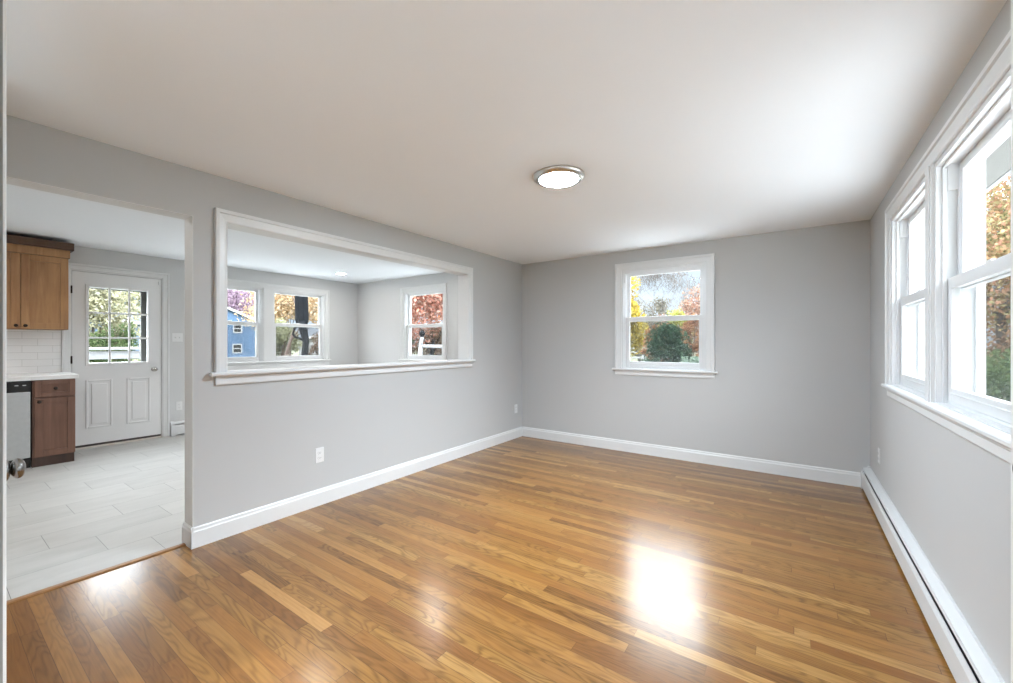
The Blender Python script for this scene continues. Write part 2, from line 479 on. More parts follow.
LEAF = {
    'yellow': leaf_mat('yellow leaves', [(236, 204, 50), (250, 226, 86), (222, 180, 40), (245, 235, 140)]),
    'pink': leaf_mat('dusty pink leaves', [(206, 158, 140), (224, 180, 156), (186, 132, 110), (214, 190, 170)]),
    'lime': leaf_mat('lime yellow leaves', [(206, 214, 90), (232, 226, 120), (150, 158, 60)]),
    'conifer': leaf_mat('dark green needles', [(60, 90, 66), (80, 112, 86), (44, 72, 52), (108, 136, 108)]),
    'orange': leaf_mat('rusty orange leaves', [(214, 140, 96), (230, 170, 120), (184, 110, 72), (236, 196, 150)]),
    'mint': leaf_mat('pale green leaves', [(150, 180, 150), (186, 206, 184), (112, 148, 112)]),
    'scrub': leaf_mat('grey brown twigs', [(150, 146, 132), (172, 166, 150), (126, 120, 108), (160, 150, 128)]),
    'twig': leaf_mat('bare grey twigs', [(158, 150, 146), (136, 128, 124), (176, 168, 160)]),
    'red': leaf_mat('coral red leaves', [(222, 140, 118), (236, 178, 154), (196, 104, 82), (246, 210, 190), (208, 138, 96)]),
    'brown': leaf_mat('brown leaves', [(130, 98, 74), (156, 122, 94), (104, 80, 62), (170, 140, 110)]),
    'purple': leaf_mat('mauve leaves', [(190, 156, 182), (208, 178, 200), (160, 126, 150), (222, 200, 206)]),
    'peach': leaf_mat('peach orange leaves', [(250, 210, 158), (252, 226, 184), (240, 186, 126), (252, 238, 214)]),
    'olive': leaf_mat('pale olive leaves', [(190, 190, 140), (208, 206, 160), (160, 166, 116), (220, 214, 180)]),
    'straw': leaf_mat('pale straw leaves', [(226, 218, 176), (236, 230, 196), (206, 200, 150), (214, 216, 190)]),
    'green': leaf_mat('mid green leaves', [(84, 104, 60), (106, 126, 80), (64, 84, 50), (132, 146, 98)]),
    'autumn': leaf_mat('mixed autumn leaves', [(214, 176, 120), (222, 160, 130), (180, 172, 120), (232, 210, 150)]),
}
BARK = pbr('grey bark', dim(srgb(112, 104, 98), 0.28), 0.9, var=0.2, vscale=4)
BARKD = pbr('dark bark', dim(srgb(52, 56, 62), 0.12), 0.9, spec=0.1, var=0.3, vscale=6)
BARKR = pbr('reddish bark', dim(srgb(124, 98, 84), 0.28), 0.9, var=0.2, vscale=4)

# ------------------------------------------------------------------ the shell
def wall_mesh(T, u0, u1, v0, v1, w0, w1, holes):
    """a slab with rectangular openings, one closed mesh"""
    us = sorted({u0, u1, *[h[0] for h in holes], *[h[1] for h in holes]}); us = [q for q in us if u0 <= q <= u1]
    vs = sorted({v0, v1, *[h[2] for h in holes], *[h[3] for h in holes]}); vs = [q for q in vs if v0 <= q <= v1]
    nu, nv = len(us) - 1, len(vs) - 1
    def solid(i, j):
        if i < 0 or j < 0 or i >= nu or j >= nv: return False
        a, b = (us[i] + us[i + 1]) / 2, (vs[j] + vs[j + 1]) / 2
        return not any(h[0] < a < h[1] and h[2] < b < h[3] for h in holes)
    m = MB(); idx = {}
    def P(i, j, w):
        k = (i, j, w)
        if k not in idx:
            idx[k] = len(m.v); m.v.append(tuple(T(us[i], vs[j], w1 if w else w0)))
        return idx[k]
    for i in range(nu):
        for j in range(nv):
            if not solid(i, j): continue
            m.f.append((P(i, j, 0), P(i + 1, j, 0), P(i + 1, j + 1, 0), P(i, j + 1, 0)))
            m.f.append((P(i, j, 1), P(i, j + 1, 1), P(i + 1, j + 1, 1), P(i + 1, j, 1)))
            if not solid(i - 1, j): m.f.append((P(i, j, 0), P(i, j + 1, 0), P(i, j + 1, 1), P(i, j, 1)))
            if not solid(i + 1, j): m.f.append((P(i + 1, j, 0), P(i + 1, j, 1), P(i + 1, j + 1, 1), P(i + 1, j + 1, 0)))
            if not solid(i, j - 1): m.f.append((P(i, j, 0), P(i, j, 1), P(i + 1, j, 1), P(i + 1, j, 0)))
            if not solid(i, j + 1): m.f.append((P(i, j + 1, 0), P(i + 1, j + 1, 0), P(i + 1, j + 1, 1), P(i, j + 1, 1)))
    return m

def recalc(o):
    import bmesh
    bm = bmesh.new(); bm.from_mesh(o.data); bmesh.ops.recalc_face_normals(bm, faces=bm.faces[:]); bm.to_mesh(o.data); bm.free()
    return o

TB = lambda u, v, w: (u, YB + w, v)        # back wall, w grows outwards
TR = lambda u, v, w: (XR + w, u, v)        # right wall
TF = lambda u, v, w: (XK - w, u, v)        # far kitchen wall
TN = lambda u, v, w: (u, YN - w, v)         # wall behind the camera
TKB = lambda u, v, w: (u, YK + w, v)       # kitchen back wall
TL = lambda u, v, w: (XL - w, u, v)        # left partition, room side

WB = (-1.622, -0.735, 0.955, 2.080)        # openings u0,u1,v0,v1
WRA = (2.800, 3.733, 0.965, 2.075)
WRB = (1.780, 2.713, 0.965, 2.075)
WF1 = (2.250, 3.140, 0.955, 2.115)
WF2 = (3.285, 4.190, 0.955, 2.115)
WKB = (-5.540, -4.604, 0.965, 2.125)
DK = (1.030, 1.892, 0.0, 2.105)            # exterior kitchen door
FD = (-0.230, 0.700, -0.05, 2.060)         # unseen front doorway beside the camera, added to let in daylight
WNA = (-2.55, -1.30, 0.70, 2.080)          # unseen windows added behind the camera to bring in daylight
WNB = (-1.05, 0.20, 0.70, 2.080)
PASS = (1.151, 3.540, 1.036, 2.016)        # pass-through
DOORWAY = (0.170, 0.971, -0.05, 2.015)

def struct(o, label, cat):
    return tag(o, label, cat, kind='structure')

o = MB().box(XT, XR + T_EXT, YN - .15, YB + T_EXT, -0.12, 0.0).build('floor', M['oak']); struct(o, 'glossy oak strip floor of the living room', 'floor')
o = MB().box(XK - T_EXT, XT, YN - .15, YK + T_EXT, -0.12, 0.0).build('floor_kitchen', M['tile']); struct(o, 'pale grey stone tile floor of the kitchen beyond the doorway', 'floor')
o = MB().box(XLB + .02, XR + T_EXT, YN - .15, YB + T_EXT, H, H + .15).build('ceiling', M['ceiling']); struct(o, 'flat white living room ceiling with a round lamp', 'ceiling')
o = MB().box(XK - T_EXT, XLB, YN - .15, YK + T_EXT, HK, HK + .075).build('ceiling_kitchen', M['ceiling']); struct(o, 'white kitchen ceiling with a recessed light', 'ceiling')
def wall(name, T, u0, u1, v0, v1, w0, w1, holes, mat, label):
    o = recalc(wall_mesh(T, u0, u1, v0, v1, w0, w1, holes).build(name, mat)); struct(o, label, 'wall'); return o
wall('wall_left', TL, YN, YB + T_EXT, 0.0, 2.45, 0, XL - XLB, [DOORWAY, PASS], M['wall'], 'light grey partition wall with doorway and wide pass-through opening')
wall('wall_back', TB, XL, XR, 0.0, 2.30, 0, T_EXT, [WB], M['wall'], 'light grey wall facing the camera with one white window')
wall('wall_right', TR, YN - .15, YB + T_EXT, 0.0, 2.30, 0, T_EXT, [WRA, WRB, FD], M['wall'], 'light grey wall with a pair of windows above the long heater')
wall('wall_near', TN, XL, XR, 0.0, 2.30, 0, T_EXT, [WNA, WNB], M['wall'], 'light grey wall with two wide windows added for daylight behind the camera')
wall('wall_kitchen_far', TF, YN - .15, YK + T_EXT, 0.0, HK, 0, T_EXT, [DK, WF1, WF2], M['kwall'], 'pale grey far kitchen wall holding the white door and twin windows')
wall('wall_kitchen_back', TKB, XK, XLB - .0, 0.0, HK, 0, T_EXT, [WKB], M['kwall'], 'pale grey kitchen end wall with a single narrow window')
o = MB().box(XK, XLB, YN - .15, YN, 0, HK).build('wall_kitchen_near', M['kwall']); struct(o, 'pale grey kitchen wall out of sight beside the cabinets', 'wall')
o = MB().box(XL, -2.57, 0.03, 0.10, 0, H).build('wall_stub', M['wall']); struct(o, 'short grey wall stub that carries the half open door', 'wall')

# roof with eaves, seen only as the soffit outside the right-hand windows
roof = MB()
roof.prism([(XK - .5, 2.46), (XR + .58, 2.46), (XR + .58, 2.56), ((XK + XR) / 2, 4.2), (XK - .5, 2.56)], lambda p, q, a: (p, a, q), YN - .35, YK + .22)
ro = recalc(roof.build('roof', M['shingle'])); struct(ro, 'dark shingled roof of the house above the eaves', 'roof')
sf = MB().box(XR + T_EXT, XR + .60, YN - .3, YK + .2, 2.335, 2.355)
sfo = sf.build('soffit_panel', M['soffit'], ro)
MB().box(XR + .58, XR + .61, YN - .3, YK + .2, 2.33, 2.58).build('fascia', M['extwhite'], ro)

dl_ = MB(); w_ = XL - XLB  # thin added skin whose pale colour stands for light from the kitchen
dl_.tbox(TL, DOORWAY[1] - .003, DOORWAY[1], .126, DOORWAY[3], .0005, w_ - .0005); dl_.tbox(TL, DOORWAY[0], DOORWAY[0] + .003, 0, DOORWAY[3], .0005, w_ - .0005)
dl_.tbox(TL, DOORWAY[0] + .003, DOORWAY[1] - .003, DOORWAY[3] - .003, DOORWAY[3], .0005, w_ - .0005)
struct(dl_.build('trim_lit_reveal', M['lit_lining']), 'added lining of the open doorway with kitchen light painted into its pale colour', 'trim')

# ------------------------------------------------------------------ baseboards
def bb_profile(h, t):
    return [(0, 0), (t, 0), (t, h - .028), (t * .72, h - .020), (t * .62, h - .006), (t * .3, h), (0, h)]
bl = MB()
bl.prism(bb_profile(.124, .014), lambda p, q, a: (XL + p, a, q), DOORWAY[1] - .014, YB)
bl.prism(bb_profile(.124, .014), lambda p, q, a: (a, DOORWAY[1] - p, q), XLB - .014, XL + .0138)
o = recalc(bl.build('baseboard_left', M['trim'])); struct(o, 'white baseboard along the left partition, returning into the doorway', 'baseboard')
b2 = MB().prism(bb_profile(.124, .014), lambda p, q, a: (a, YB - p, q), XL + .0142, XR - .063)
o = recalc(b2.build('baseboard_back', M['trim'])); struct(o, 'white baseboard along the back wall under the window', 'baseboard')
b3 = MB().prism([(0, 0), (.036, 0), (.036, .003), (.028, .008), (.008, .009), (0, .008)], lambda p, q, a: (XT - .012 + p, a, q), DOORWAY[0], DOORWAY[1] - .0142)
o = recalc(b3.build('trim_threshold', M['oak_edge'])); struct(o, 'oak strip in the doorway between tile and wood floor', 'trim')

# ------------------------------------------------------------------ windows
def casing_profile(wd):
    return [(0, 0), (0, .011), (.006, .014), (.016, .014), (wd - .026, .018), (wd - .022, .026), (wd - .004, .026), (wd, .022), (wd, 0)]

def casing(T, u0, u1, v0, v1, wd, mats, parent, mull=None, name='casing', head=None):
    head = wd if head is None else head
    m = MB()
    pr = casing_profile(wd); ph = casing_profile(head)
    # mitred: side legs and head share corners
    def leg(sgn, u):
        n = len(pr)
        lo = [T(u + sgn * p, v0, -q) for p, q in pr]
        hi = [T(u + sgn * p, v1 + p * head / wd, -q) for p, q in pr]
        fs = [(i, (i + 1) % n, n + (i + 1) % n, n + i) for i in range(n)] + [tuple(range(n)), tuple(range(n, 2 * n))]
        m.add(lo + hi, fs)
    leg(-1, u0); leg(1, u1)
    n = len(ph)
    a = [T(u0 - p * wd / head, v1 + p, -q) for p, q in ph]; b = [T(u1 + p * wd / head, v1 + p, -q) for p, q in ph]
    m.add(a + b, [(i, (i + 1) % n, n + (i + 1) % n, n + i) for i in range(n)] + [tuple(range(n)), tuple(range(n, 2 * n))])
    if mull:
        c = (mull[0] + mull[1]) / 2; hw = (mull[1] - mull[0]) / 2
        m.tbox(T, c - hw, c + hw, v0, v1, 0, -.014)
        m.tbox(T, c - hw + .012, c + hw - .012, v0, v1, -.014, -.019)
    o = m.build(name, mats, parent); recalc(o); return o

def stool(T, u0, u1, v0, mat, parent, name='stool', depth=.042, inner=.036):
    m = MB(); t = .023
    pr = [(-depth + .006, v0 - t), (-depth, v0 - t + .006), (-depth, v0 - .006), (-depth + .006, v0), (0, v0), (0, v0 - t)]
    m.prism(pr, lambda p, q, a: T(a, q, p), u0, u1)
    return recalc(m.build(name, mat, parent))

def apron(T, u0, u1, v0, h, mat, parent, name='apron'):
    m = MB()
    pr = [(0, v0 - h), (-.010, v0 - h), (-.014, v0 - h + .008), (-.014, v0 - .022), (-.020, v0 - .014), (-.020, v0), (0, v0)]
    m.prism(pr, lambda p, q, a: T(a, q, p), u0, u1)
    return recalc(m.build(name, mat, parent))

def window(name, T, O, label, trim=True, wd=.075, meet=None, stool_ear=.028, aph=.058):
    u0, u1, v0, v1 = O
    r = thing(name, T((u0 + u1) / 2, v0, .05), label, 'window', kind='structure')
    f = MB()
    f.ring(T, u0, u1, v0, v1, -.001, .155, .020, b=.004, t=.022)
    f.ring(T, u0 + .02, u1 - .02, v0 + .004, v1 - .022, .020, .034, .012, b=.0005, t=.012)
    f.tbox(T, u0 + .02, u1 - .02, v0 + .004, v0 + .016, .034, .17)
    # jamb liners beside the upper sash
    for a, b in ((u0 + .02, u0 + .029), (u1 - .029, u1 - .02)):
        f.tbox(T, a, b, v0 + .016, v1 - .14, .068, .0715)
        f.tbox(T, a, b, v1 - .14, v1 - .022, .036, .070)
    f.build('frame', M['vinyl'], r, bevel=.0015, seg=1)
    vm = (v0 + v1) / 2 - .005 if meet is None else meet
    a, b = u0 + .030, u1 - .030
    ls = MB().ring(T, a, b, v0 + .016, vm + .028, .036, .066, .046, b=.062, t=.050)
    ls.tbox(T, a + .046, b - .046, v0 + .05, v0 + .058, .030, .037)
    lo = ls.build('lower_sash', M['vinyl'], r, bevel=.003)
    MB().tbox(T, a + .046, b - .046, v0 + .078, vm - .022, .049, .053).build('pane', M['glass'], lo)
    lk = MB(); c = (u0 + u1) / 2
    lk.tbox(T, c - .028, c + .028, vm + .028, vm + .036, .044, .066); lk.tbox(T, c - .010, c + .030, vm + .036, vm + .042, .048, .062)
    lk.build('sash_lock', M['plate'], lo, bevel=.002)
    us = MB().ring(T, a, b, vm - .024, v1 - .024, .072, .102, .042, b=.050, t=.040)
    uo = us.build('upper_sash', M['vinyl'], r, bevel=.003)
    MB().tbox(T, a + .042, b - .042, vm + .026, v1 - .064, .085, .089).build('pane', M['glass'], uo)
    sc = MB().ring(T, u0 + .021, u1 - .021, v0 + .017, vm + .02, .122, .132, .018)
    so = sc.build('screen_frame', M['vinyl'], r)
    MB().tbox(T, u0 + .039, u1 - .039, v0 + .035, vm + .002, .1265, .1275).build('insect_mesh', M['screen'], so)
    if trim:
        casing(T, u0, u1, v0, v1, wd, M['trim'], r)
        stool(T, u0 - wd - stool_ear, u1 + wd + stool_ear, v0, M['trim'], r)
        apron(T, u0 - wd, u1 + wd, v0 - .023, aph - .023 + .02, M['trim'], r)
    return r

window('window_1', TB, WB, 'white double hung window alone on the back wall', wd=.078, meet=1.513)
window('window_2', TR, WRA, 'farther double hung window of the pair on the right wall', trim=False, meet=1.508)
window('window_3', TR, WRB, 'nearer double hung window of the pair on the right wall', trim=False, meet=1.508)
window('window_4', TF, WF1, 'far kitchen window showing the blue house', trim=False, meet=1.542)
window('window_5', TF, WF2, 'far kitchen window showing the dark tree trunk', trim=False, meet=1.542)
window('window_6', TKB, WKB, 'kitchen end wall window showing red leaves', wd=.075, meet=1.535)
window('added_window_1', TN, WNA, 'wide double hung window added for daylight behind the camera, nearer the partition')
window('added_window_2', TN, WNB, 'wide double hung window added for daylight behind the camera, nearer the added front doorway')
r = thing('trim_right_windows', (XR, 2.75, .9), 'white casing, mullion and sill around the paired right wall windows', 'window trim', kind='structure')
casing(TR, WRB[0], WRA[1], .965, 2.075, .078, M['trim'], r, mull=(WRB[1], WRA[0]))
stool(TR, WRB[0] - .1, WRA[1] + .1, .965, M['trim'], r); apron(TR, WRB[0] - .078, WRA[1] + .078, .942, .062, M['trim'], r)
MB().tbox(TR, WRB[1], WRA[0], .965, 2.075, .0, .15).build('mullion_post', M['vinyl'], r)
r = thing('trim_kitchen_windows', (XK, 3.2, .9), 'white casing and mullion around the twin far kitchen windows', 'window trim', kind='structure')
casing(TF, WF1[0], WF2[1], .955, 2.115, .078, M['trim'], r, mull=(WF1[1], WF2[0]))
stool(TF, WF1[0] - .1, WF2[1] + .1, .955, M['trim'], r); apron(TF, WF1[0] - .078, WF2[1] + .078, .932, .10, M['trim'], r)
MB().tbox(TF, WF1[1], WF2[0], .955, 2.115, .0, .15).build('mullion_post', M['vinyl'], r)

# pass-through trim
r = thing('trim_pass_through', (XL, 2.35, 1.0), 'white casing and ledge around the pass-through to the kitchen', 'opening trim', kind='structure')
casing(TL, PASS[0], PASS[1], 1.059, PASS[3] - .002, .070, M['trim'], r, head=.078)
lin = MB(); d = XL - XLB
lin.ring(TL, PASS[0], PASS[1], PASS[2], PASS[3], .0, d, .003, b=.0, t=.003)
lin.build('jamb_lining', M['trim'], r)
led = MB(); Z0, Z1 = PASS[2], PASS[2] + .023
led.prism([(-.040, Z0), (-.045, Z0 + .006), (-.045, Z0 + .017), (-.040, Z1), (-.0002, Z1), (-.0002, Z0)], lambda p, q, a: TL(a, q, p), PASS[0] - .098, PASS[1] + .088)
led.tbox(TL, PASS[0] + .004, PASS[1] - .004, Z0 + .0005, Z1, .0, d + .03)
recalc(led.build('ledge', M['trim'], r))
apron(TL, PASS[0] - .066, PASS[1] + .066, PASS[2], .060, M['trim'], r)
casing(lambda u, v, w: (XLB + w, u, v), PASS[0], PASS[1], 1.059, PASS[3] - .002, .070, M['trim'], r, head=.078, name='kitchen_side_casing')

# ------------------------------------------------------------------ kitchen exterior door
def knob_set(parent, c, axis, sgn, mat, name='knob', R=.027, neck=.028, half=.020):
    m = MB()
    pr = [(.032, 0), (.032, .004), (.024, .009), (.011, .012), (.010, neck)]
    k = 10
    for i in range(k + 1):
        t = math.pi * i / k
        pr.append((max(.0102 if i == 0 else 0.0, R * math.sin(t)) if i else .010, neck + half - half * math.cos(t)))
    m.lathe([(q, h * sgn) for q, h in pr], c, axis, 28)
    return recalc(m.build(name, mat, parent, smooth=True))

dr = thing('door_1', (XK, 1.46, 0), 'white kitchen exterior door with nine-pane glass above two panels', 'door', kind='structure')
ja = MB(); ja.ring(TF, DK[0], DK[1], 0.0, DK[3], -.002, .15, .018, b=.0, t=.018)
ja.ring(TF, DK[0] + .018, DK[1] - .018, .0, DK[3] - .018, .052, .066, .012, b=.0, t=.012)
ja.build('jamb', M['trim'], dr)
casing(TF, DK[0] + .006, DK[1] - .006, 0, DK[3] - .006, .07, M['trim'], dr)
D0, D1, DZ0, DZ1 = DK[0] + .022, DK[1] - .022, .045, DK[3] - .022
GL = (1.190, 1.735, 1.005, 1.910)          # glass
leaf = wall_mesh(TF, D0, D1, DZ0, DZ1, .006, .050, [(GL[0] - .012, GL[1] + .012, GL[2] - .012, GL[3] + .012)])
lfo = recalc(leaf.build('leaf', M['door'], dr))
lf = MB().ring(TF, GL[0] - .030, GL[1] + .030, GL[2] - .030, GL[3] + .030, -.008, .056, .030)
for k in (1, 2):
    u = GL[0] + (GL[1] - GL[0]) * k / 3; lf.tbox(TF, u - .010, u + .010, GL[2], GL[3], -.006, .012)
    v = GL[2] + (GL[3] - GL[2]) * k / 3; lf.tbox(TF, GL[0], GL[1], v - .010, v + .010, -.0055, .0115)
lfo2 = lf.build('glazing_bars', M['door'], lfo, bevel=.003)
MB().tbox(TF, GL[0] - .004, GL[1] + .004, GL[2] - .004, GL[3] + .004, .026, .031).build('pane', M['glass'], lfo)
for (a, b) in ((1.164, 1.398), (1.530, 1.762)):
    p = MB()
    # moulded frame and raised field
    p.ring(TF, a, b, .232, .805, -.004, .008, .020)
    p.tbox(TF, a + .048, b - .048, .280, .757, -.004, .008)
    p.build('panel', M['door'], lfo, bevel=.0035, seg=2)
knob_set(lfo, (XK + .004 - .010, 1.800, .905), 'x', 1, M['chrome'])
hg = MB()
for z in (.30, 1.05, 1.865):
    h = MB(); h.lathe([(.006, -.045), (.008, -.04), (.008, .04), (.006, .045)], (XK + .010, D0 - .006, z), 'z', 10)
    h.build('hinge', M['bronze'], lfo)
MB().tbox(TF, D0 + .0, D1, .020, .046, .008, .048).build('sweep', M['rubber'], lfo)
th = MB().prism([(-.02, 0), (-.02, .006), (.02, .026), (.15, .03), (.15, 0)], lambda p, q, a: TF(a, q, p), DK[0] + .018, DK[1] - .018)
recalc(th.build('sill_plate', M['threshold'], dr))
st = MB().ring(TF, DK[0] + .012, DK[1] - .012, .03, DK[3] - .012, .135, .165, .105, r=.180, b=.3, t=.187)
st.build('storm_frame', M['storm'], dr)
# small contact sensor at the top corner of the leaf
MB().tbox(TF, D1 - .030, D1 - .010, DZ1 - .075, DZ1 - .03, -.010, .006).build('contact_sensor', M['plate'], lfo, bevel=.003)

# ------------------------------------------------------------------ two half open doors at the picture's edges
def slab_door(name, loc, T, u0, u1, label, t=.035, z1=2.2):
    r = thing(name, loc, label, 'door', kind='structure')
    m = MB().tbox(T, u0, u1, .012, z1, 0, t)
    lo = m.build('leaf', M['door'], r, bevel=.004, seg=3)
    for (a, b) in ((u0 + .115, (u0 + u1) / 2 - .05), ((u0 + u1) / 2 + .05, u1 - .115)):
        for (c, d) in ((.25, .80), (1.0, 1.50), (1.62, 1.90)):
            p = MB().ring(T, a, b, c, d, -.005, .006, .016); p.tbox(T, a + .035, b - .035, c + .035, d - .035, -.004, .004)
            p.build('panel', M['door'], lo, bevel=.003)
    return r, lo
TA = lambda u, v, w: (u, .1452 - w, v)
ra, la = slab_door('door_2', (-2.56, .13, 0), TA, -2.56, -1.750, 'white door seen edge-on at the left, with a round nickel knob')
knob_set(la, (-1.812, .1452, .886), 'y', 1, M['pewter'], neck=.010, R=.0285, half=.0155)
for z in (.25, 1.02, 1.8):
    MB().lathe([(.006, -.045), (.007, .045)], (-2.565, .150, z), 'z', 10).build('hinge', M['nickel'], la)
MB().box(-1.7502, -1.7494, .1102, .1385, .014, 2.198).build('shade_band', M['edge_shade'], la)  # grey band paints shade onto the white door's edge
TC = lambda u, v, w: (.4555 + w, u, v)
rc, lc = slab_door('door_3', (.47, .72, 0), TC, .74, 1.600, 'white door folded back near the right wall, a sliver at the right', t=.040)
knob_set(lc, (.4555, 1.432, .955), 'x', -1, M['pewter'], neck=.012, half=.0155)

fj = MB().ring(TR, FD[0], FD[1], 0, FD[3], -.001, T_EXT, .018, b=0, t=.018); fj.build('jamb', M['trim'], rc)
casing(TR, FD[0] + .01, FD[1] - .045, 0, FD[3] - .01, .03, M['trim'], rc)
sd = MB().ring(TR, FD[0] + .02, FD[1] - .02, .02, FD[3] - .02, .11, .14, .14, b=1.0); sdo = sd.build('added_storm_door', M['extwhite'], rc, bevel=.003)  # half-glazed storm door out of view, added for its daylight
MB().tbox(TR, FD[0] + .158, FD[1] - .158, 1.018, FD[3] - .158, .122, .126).build('pane', M['glass'], sdo)

# ------------------------------------------------------------------ ceiling lamp
def lamp(name, x, y, z, label):
    r = thing(name, (x, y, z - .05), label, 'ceiling lamp')
    ring = [(.140, 0), (.160, 0), (.1615, -.004), (.160, -.012), (.153, -.021), (.145, -.026), (.130, -.028), (.122, -.026), (.119, -.021), (.114, 0)]
    m = MB(); m.lathe([(q, h) for q, h in ring], (x, y, z), 'z', 56)
    recalc(m.build('rim', M['nickel'], r, smooth=True))
    dm = MB(); n = 8
    pr = [(.119, -.018)] + [(.1205 * math.cos(t), -.027 - .010 * math.sin(t)) for t in [math.pi / 2 * i / n for i in range(n + 1)]]
    dm.lathe(pr, (x, y, z), 'z', 48)
    recalc(dm.build('diffuser', M['lens'], r, smooth=True))
    return r
lamp('ceiling_lamp', -1.216, 2.330, H, 'round flush ceiling lamp with nickel rim and lit white diffuser')

def downlight(x, y, z, label):
    r = thing('recessed_light', (x, y, z - .01), label, 'ceiling light', group='recessed kitchen ceiling lights')
    m = MB().lathe([(.062, 0), (.085, 0), (.086, -.004), (.080, -.007), (.066, -.008), (.062, -.004)], (x, y, z), 'z', 40)
    recalc(m.build('trim_ring', M['plate'], r, smooth=True))
    l = MB().lathe([(.0, -.0015), (.064, -.0015), (.064, -.0045), (.0, -.0055)], (x, y, z), 'z', 40)
    recalc(l.build('lens', M['lens_small'], r))
    return r
dl = downlight(-6.03, 3.97, HK, 'small round recessed light in the kitchen ceiling')
for x, y, lb in ((-3.95, 3.97, 'added unseen recessed light near the pass-through, closest to the kitchen end wall'), (-3.95, 2.3, 'added recessed light above the middle of the pass-through, out of sight behind the wall'),
                 (-3.95, .75, 'added unseen recessed light just inside the kitchen above the doorway'), (-6.03, -.6, 'added recessed light over the counter end hidden from the doorway'), (-4.6, -.6, 'added unseen recessed light at the near end of the kitchen')):
    copy_tree(dl, (x, y, HK - .01), lb)  # hidden copies added to brighten the kitchen

# ------------------------------------------------------------------ hot-water baseboard heaters
def heater(name, x_wall, sx, y0, y1, label, T=None):
    """T(depth from wall, height, along)"""
    r = thing(name, T(.03, 0, (y0 + y1) / 2), label, 'heater')
    def sweep(nm, pts, mat, a=y0 + .004, b=y1 - .004):
        return recalc(MB().prism(pts, lambda p, q, s: T(p, q, s), a, b).build(nm, mat, r))
    sweep('back_plate', [(.0005, .02), (.004, .02), (.004, .175), (.010, .184), (.010, .188), (.0005, .188)], M['enamel'])
    sweep('front_panel', [(.056, .020), (.060, .022), (.060, .120), (.052, .142), (.049, .141), (.056, .120), (.056, .026), (.040, .022), (.040, .018), (.056, .018)], M['enamel'])
    sweep('damper', [(.045, .155), (.048, .156), (.044, .170), (.010, .186), (.010, .183), (.042, .168)], M['enamel'])
    sweep('fin_element', [(.006, .04), (.038, .04), (.038, .135), (.006, .135)], M['slot'])
    for k, (a, b) in enumerate(((y0, y0 + .045), (y1 - .045, y1))):
        sweep('end_cap', [(.0, .0), (.063, .0), (.063, .124), (.054, .150), (.012, .192), (.0, .192)], M['enamel'], a, b)
    return r
heater('baseboard_heater', XR, -1, 1.64, YB - .002, 'long white hot water baseboard heater along the right wall floor', T=lambda d, h, a: (XR - d, a, h))
heater('kitchen_baseboard_heater', XK, 1, 1.963, 3.9, 'short white baseboard heater beside the kitchen door', T=lambda d, h, a: (XK + d, a, h))

# ------------------------------------------------------------------ outlets and switch
def outlet(T, u, v, label):
    r = thing('wall_outlet', T(u, v - .057, 0), label, 'outlet')
    MB().tbox(T, u - .035, u + .035, v - .057, v + .057, -.0055, .0).build('cover_plate', M['plate'], r, bevel=.003)
    for dz in (-.0195, .0195):
        rc = MB()
        prof = [(math.cos(t) * .0165, max(-.0125, min(.0125, math.sin(t) * .0165))) for t in [2 * math.pi * i / 24 for i in range(24)]]
        rc.prism(prof, lambda p, q, a: T(u + p, v + dz + q, a), -.0075, -.005)
        ro_ = recalc(rc.build('receptacle', M['plate'], r))
        s = MB()
        s.tbox(T, u - .0075, u - .0055, v + dz - .002, v + dz + .006, -.0079, -.007)
        s.tbox(T, u + .0055, u + .0075, v + dz - .002, v + dz + .005, -.0079, -.007)
        s.tbox(T, u - .002, u + .002, v + dz - .009, v + dz - .0055, -.0079, -.007)
        s.build('socket_slots', M['slot'], ro_)
    return r
outlet(TL, 1.783, .383, 'white duplex outlet low on the left wall below the pass-through')
outlet(TL, 4.515, .383, 'white duplex outlet low on the left wall near the back corner')
outlet(TR, 4.21, .383, 'white duplex outlet low on the right wall above the heater')
outlet(TF, 2.064, .390, 'white duplex outlet above the kitchen baseboard heater')
r = thing('light_switch', (XK, 2.045, 1.26), 'white double light switch plate right of the kitchen door', 'switch')
MB().tbox(TF, 1.985, 2.105, 1.262, 1.377, -.0055, 0).build('cover_plate', M['plate'], r, bevel=.003)
for u in (2.022, 2.068):
    t_ = MB().prism([(-.005, -.012), (-.007, -.012), (-.016, .006), (-.014, .012), (-.005, .012)], lambda p, q, a: TF(a, 1.32 + q, p), u - .005, u + .005)
    recalc(t_.build('toggle', M['plate'], r))

# ------------------------------------------------------------------ kitchen cabinets
def shaker(mb_name, T, u0, u1, v0, v1, mat, parent, fr=.062):
    """recessed-panel door or drawer front; w grows into the cabinet"""
    m = MB().ring(T, u0, u1, v0, v1, -.020, 0, fr)
    m.tbox(T, u0 + fr, u1 - fr, v0 + fr, v1 - fr, -.010, 0)
    return m.build(mb_name, mat, parent, bevel=.0022)
def pull(T, u, v, parent):
    m = MB()
    c = T(u, v, -.020)
    ax = Vector(T(u, v, -1)) - Vector(T(u, v, 0))
    m.lathe([(.006, 0), (.005, .010), (.013, .016), (.016, .021), (.013, .026), (.0, .028)], c, 'x', 20)
    return recalc(m.build('knob', M['bronze'], parent, smooth=True))
XU = XK + .31
TU = lambda u, v, w: (XU - w, u, v)
uc = thing('upper_cabinet', (XK + .15, .64, 1.39), 'honey stained two-door wall cabinet with dark crown above the tile', 'cabinet')
MB().box(XK + .002, XU, .287, .977, 1.390, 2.255).build('cabinet_body', M['maple'], uc, bevel=.0015)
d1 = shaker('door', TU, .634, .974, 1.394, 2.165, M['maple'], uc); d2 = shaker('door', TU, .290, .630, 1.394, 2.165, M['maple'], uc)
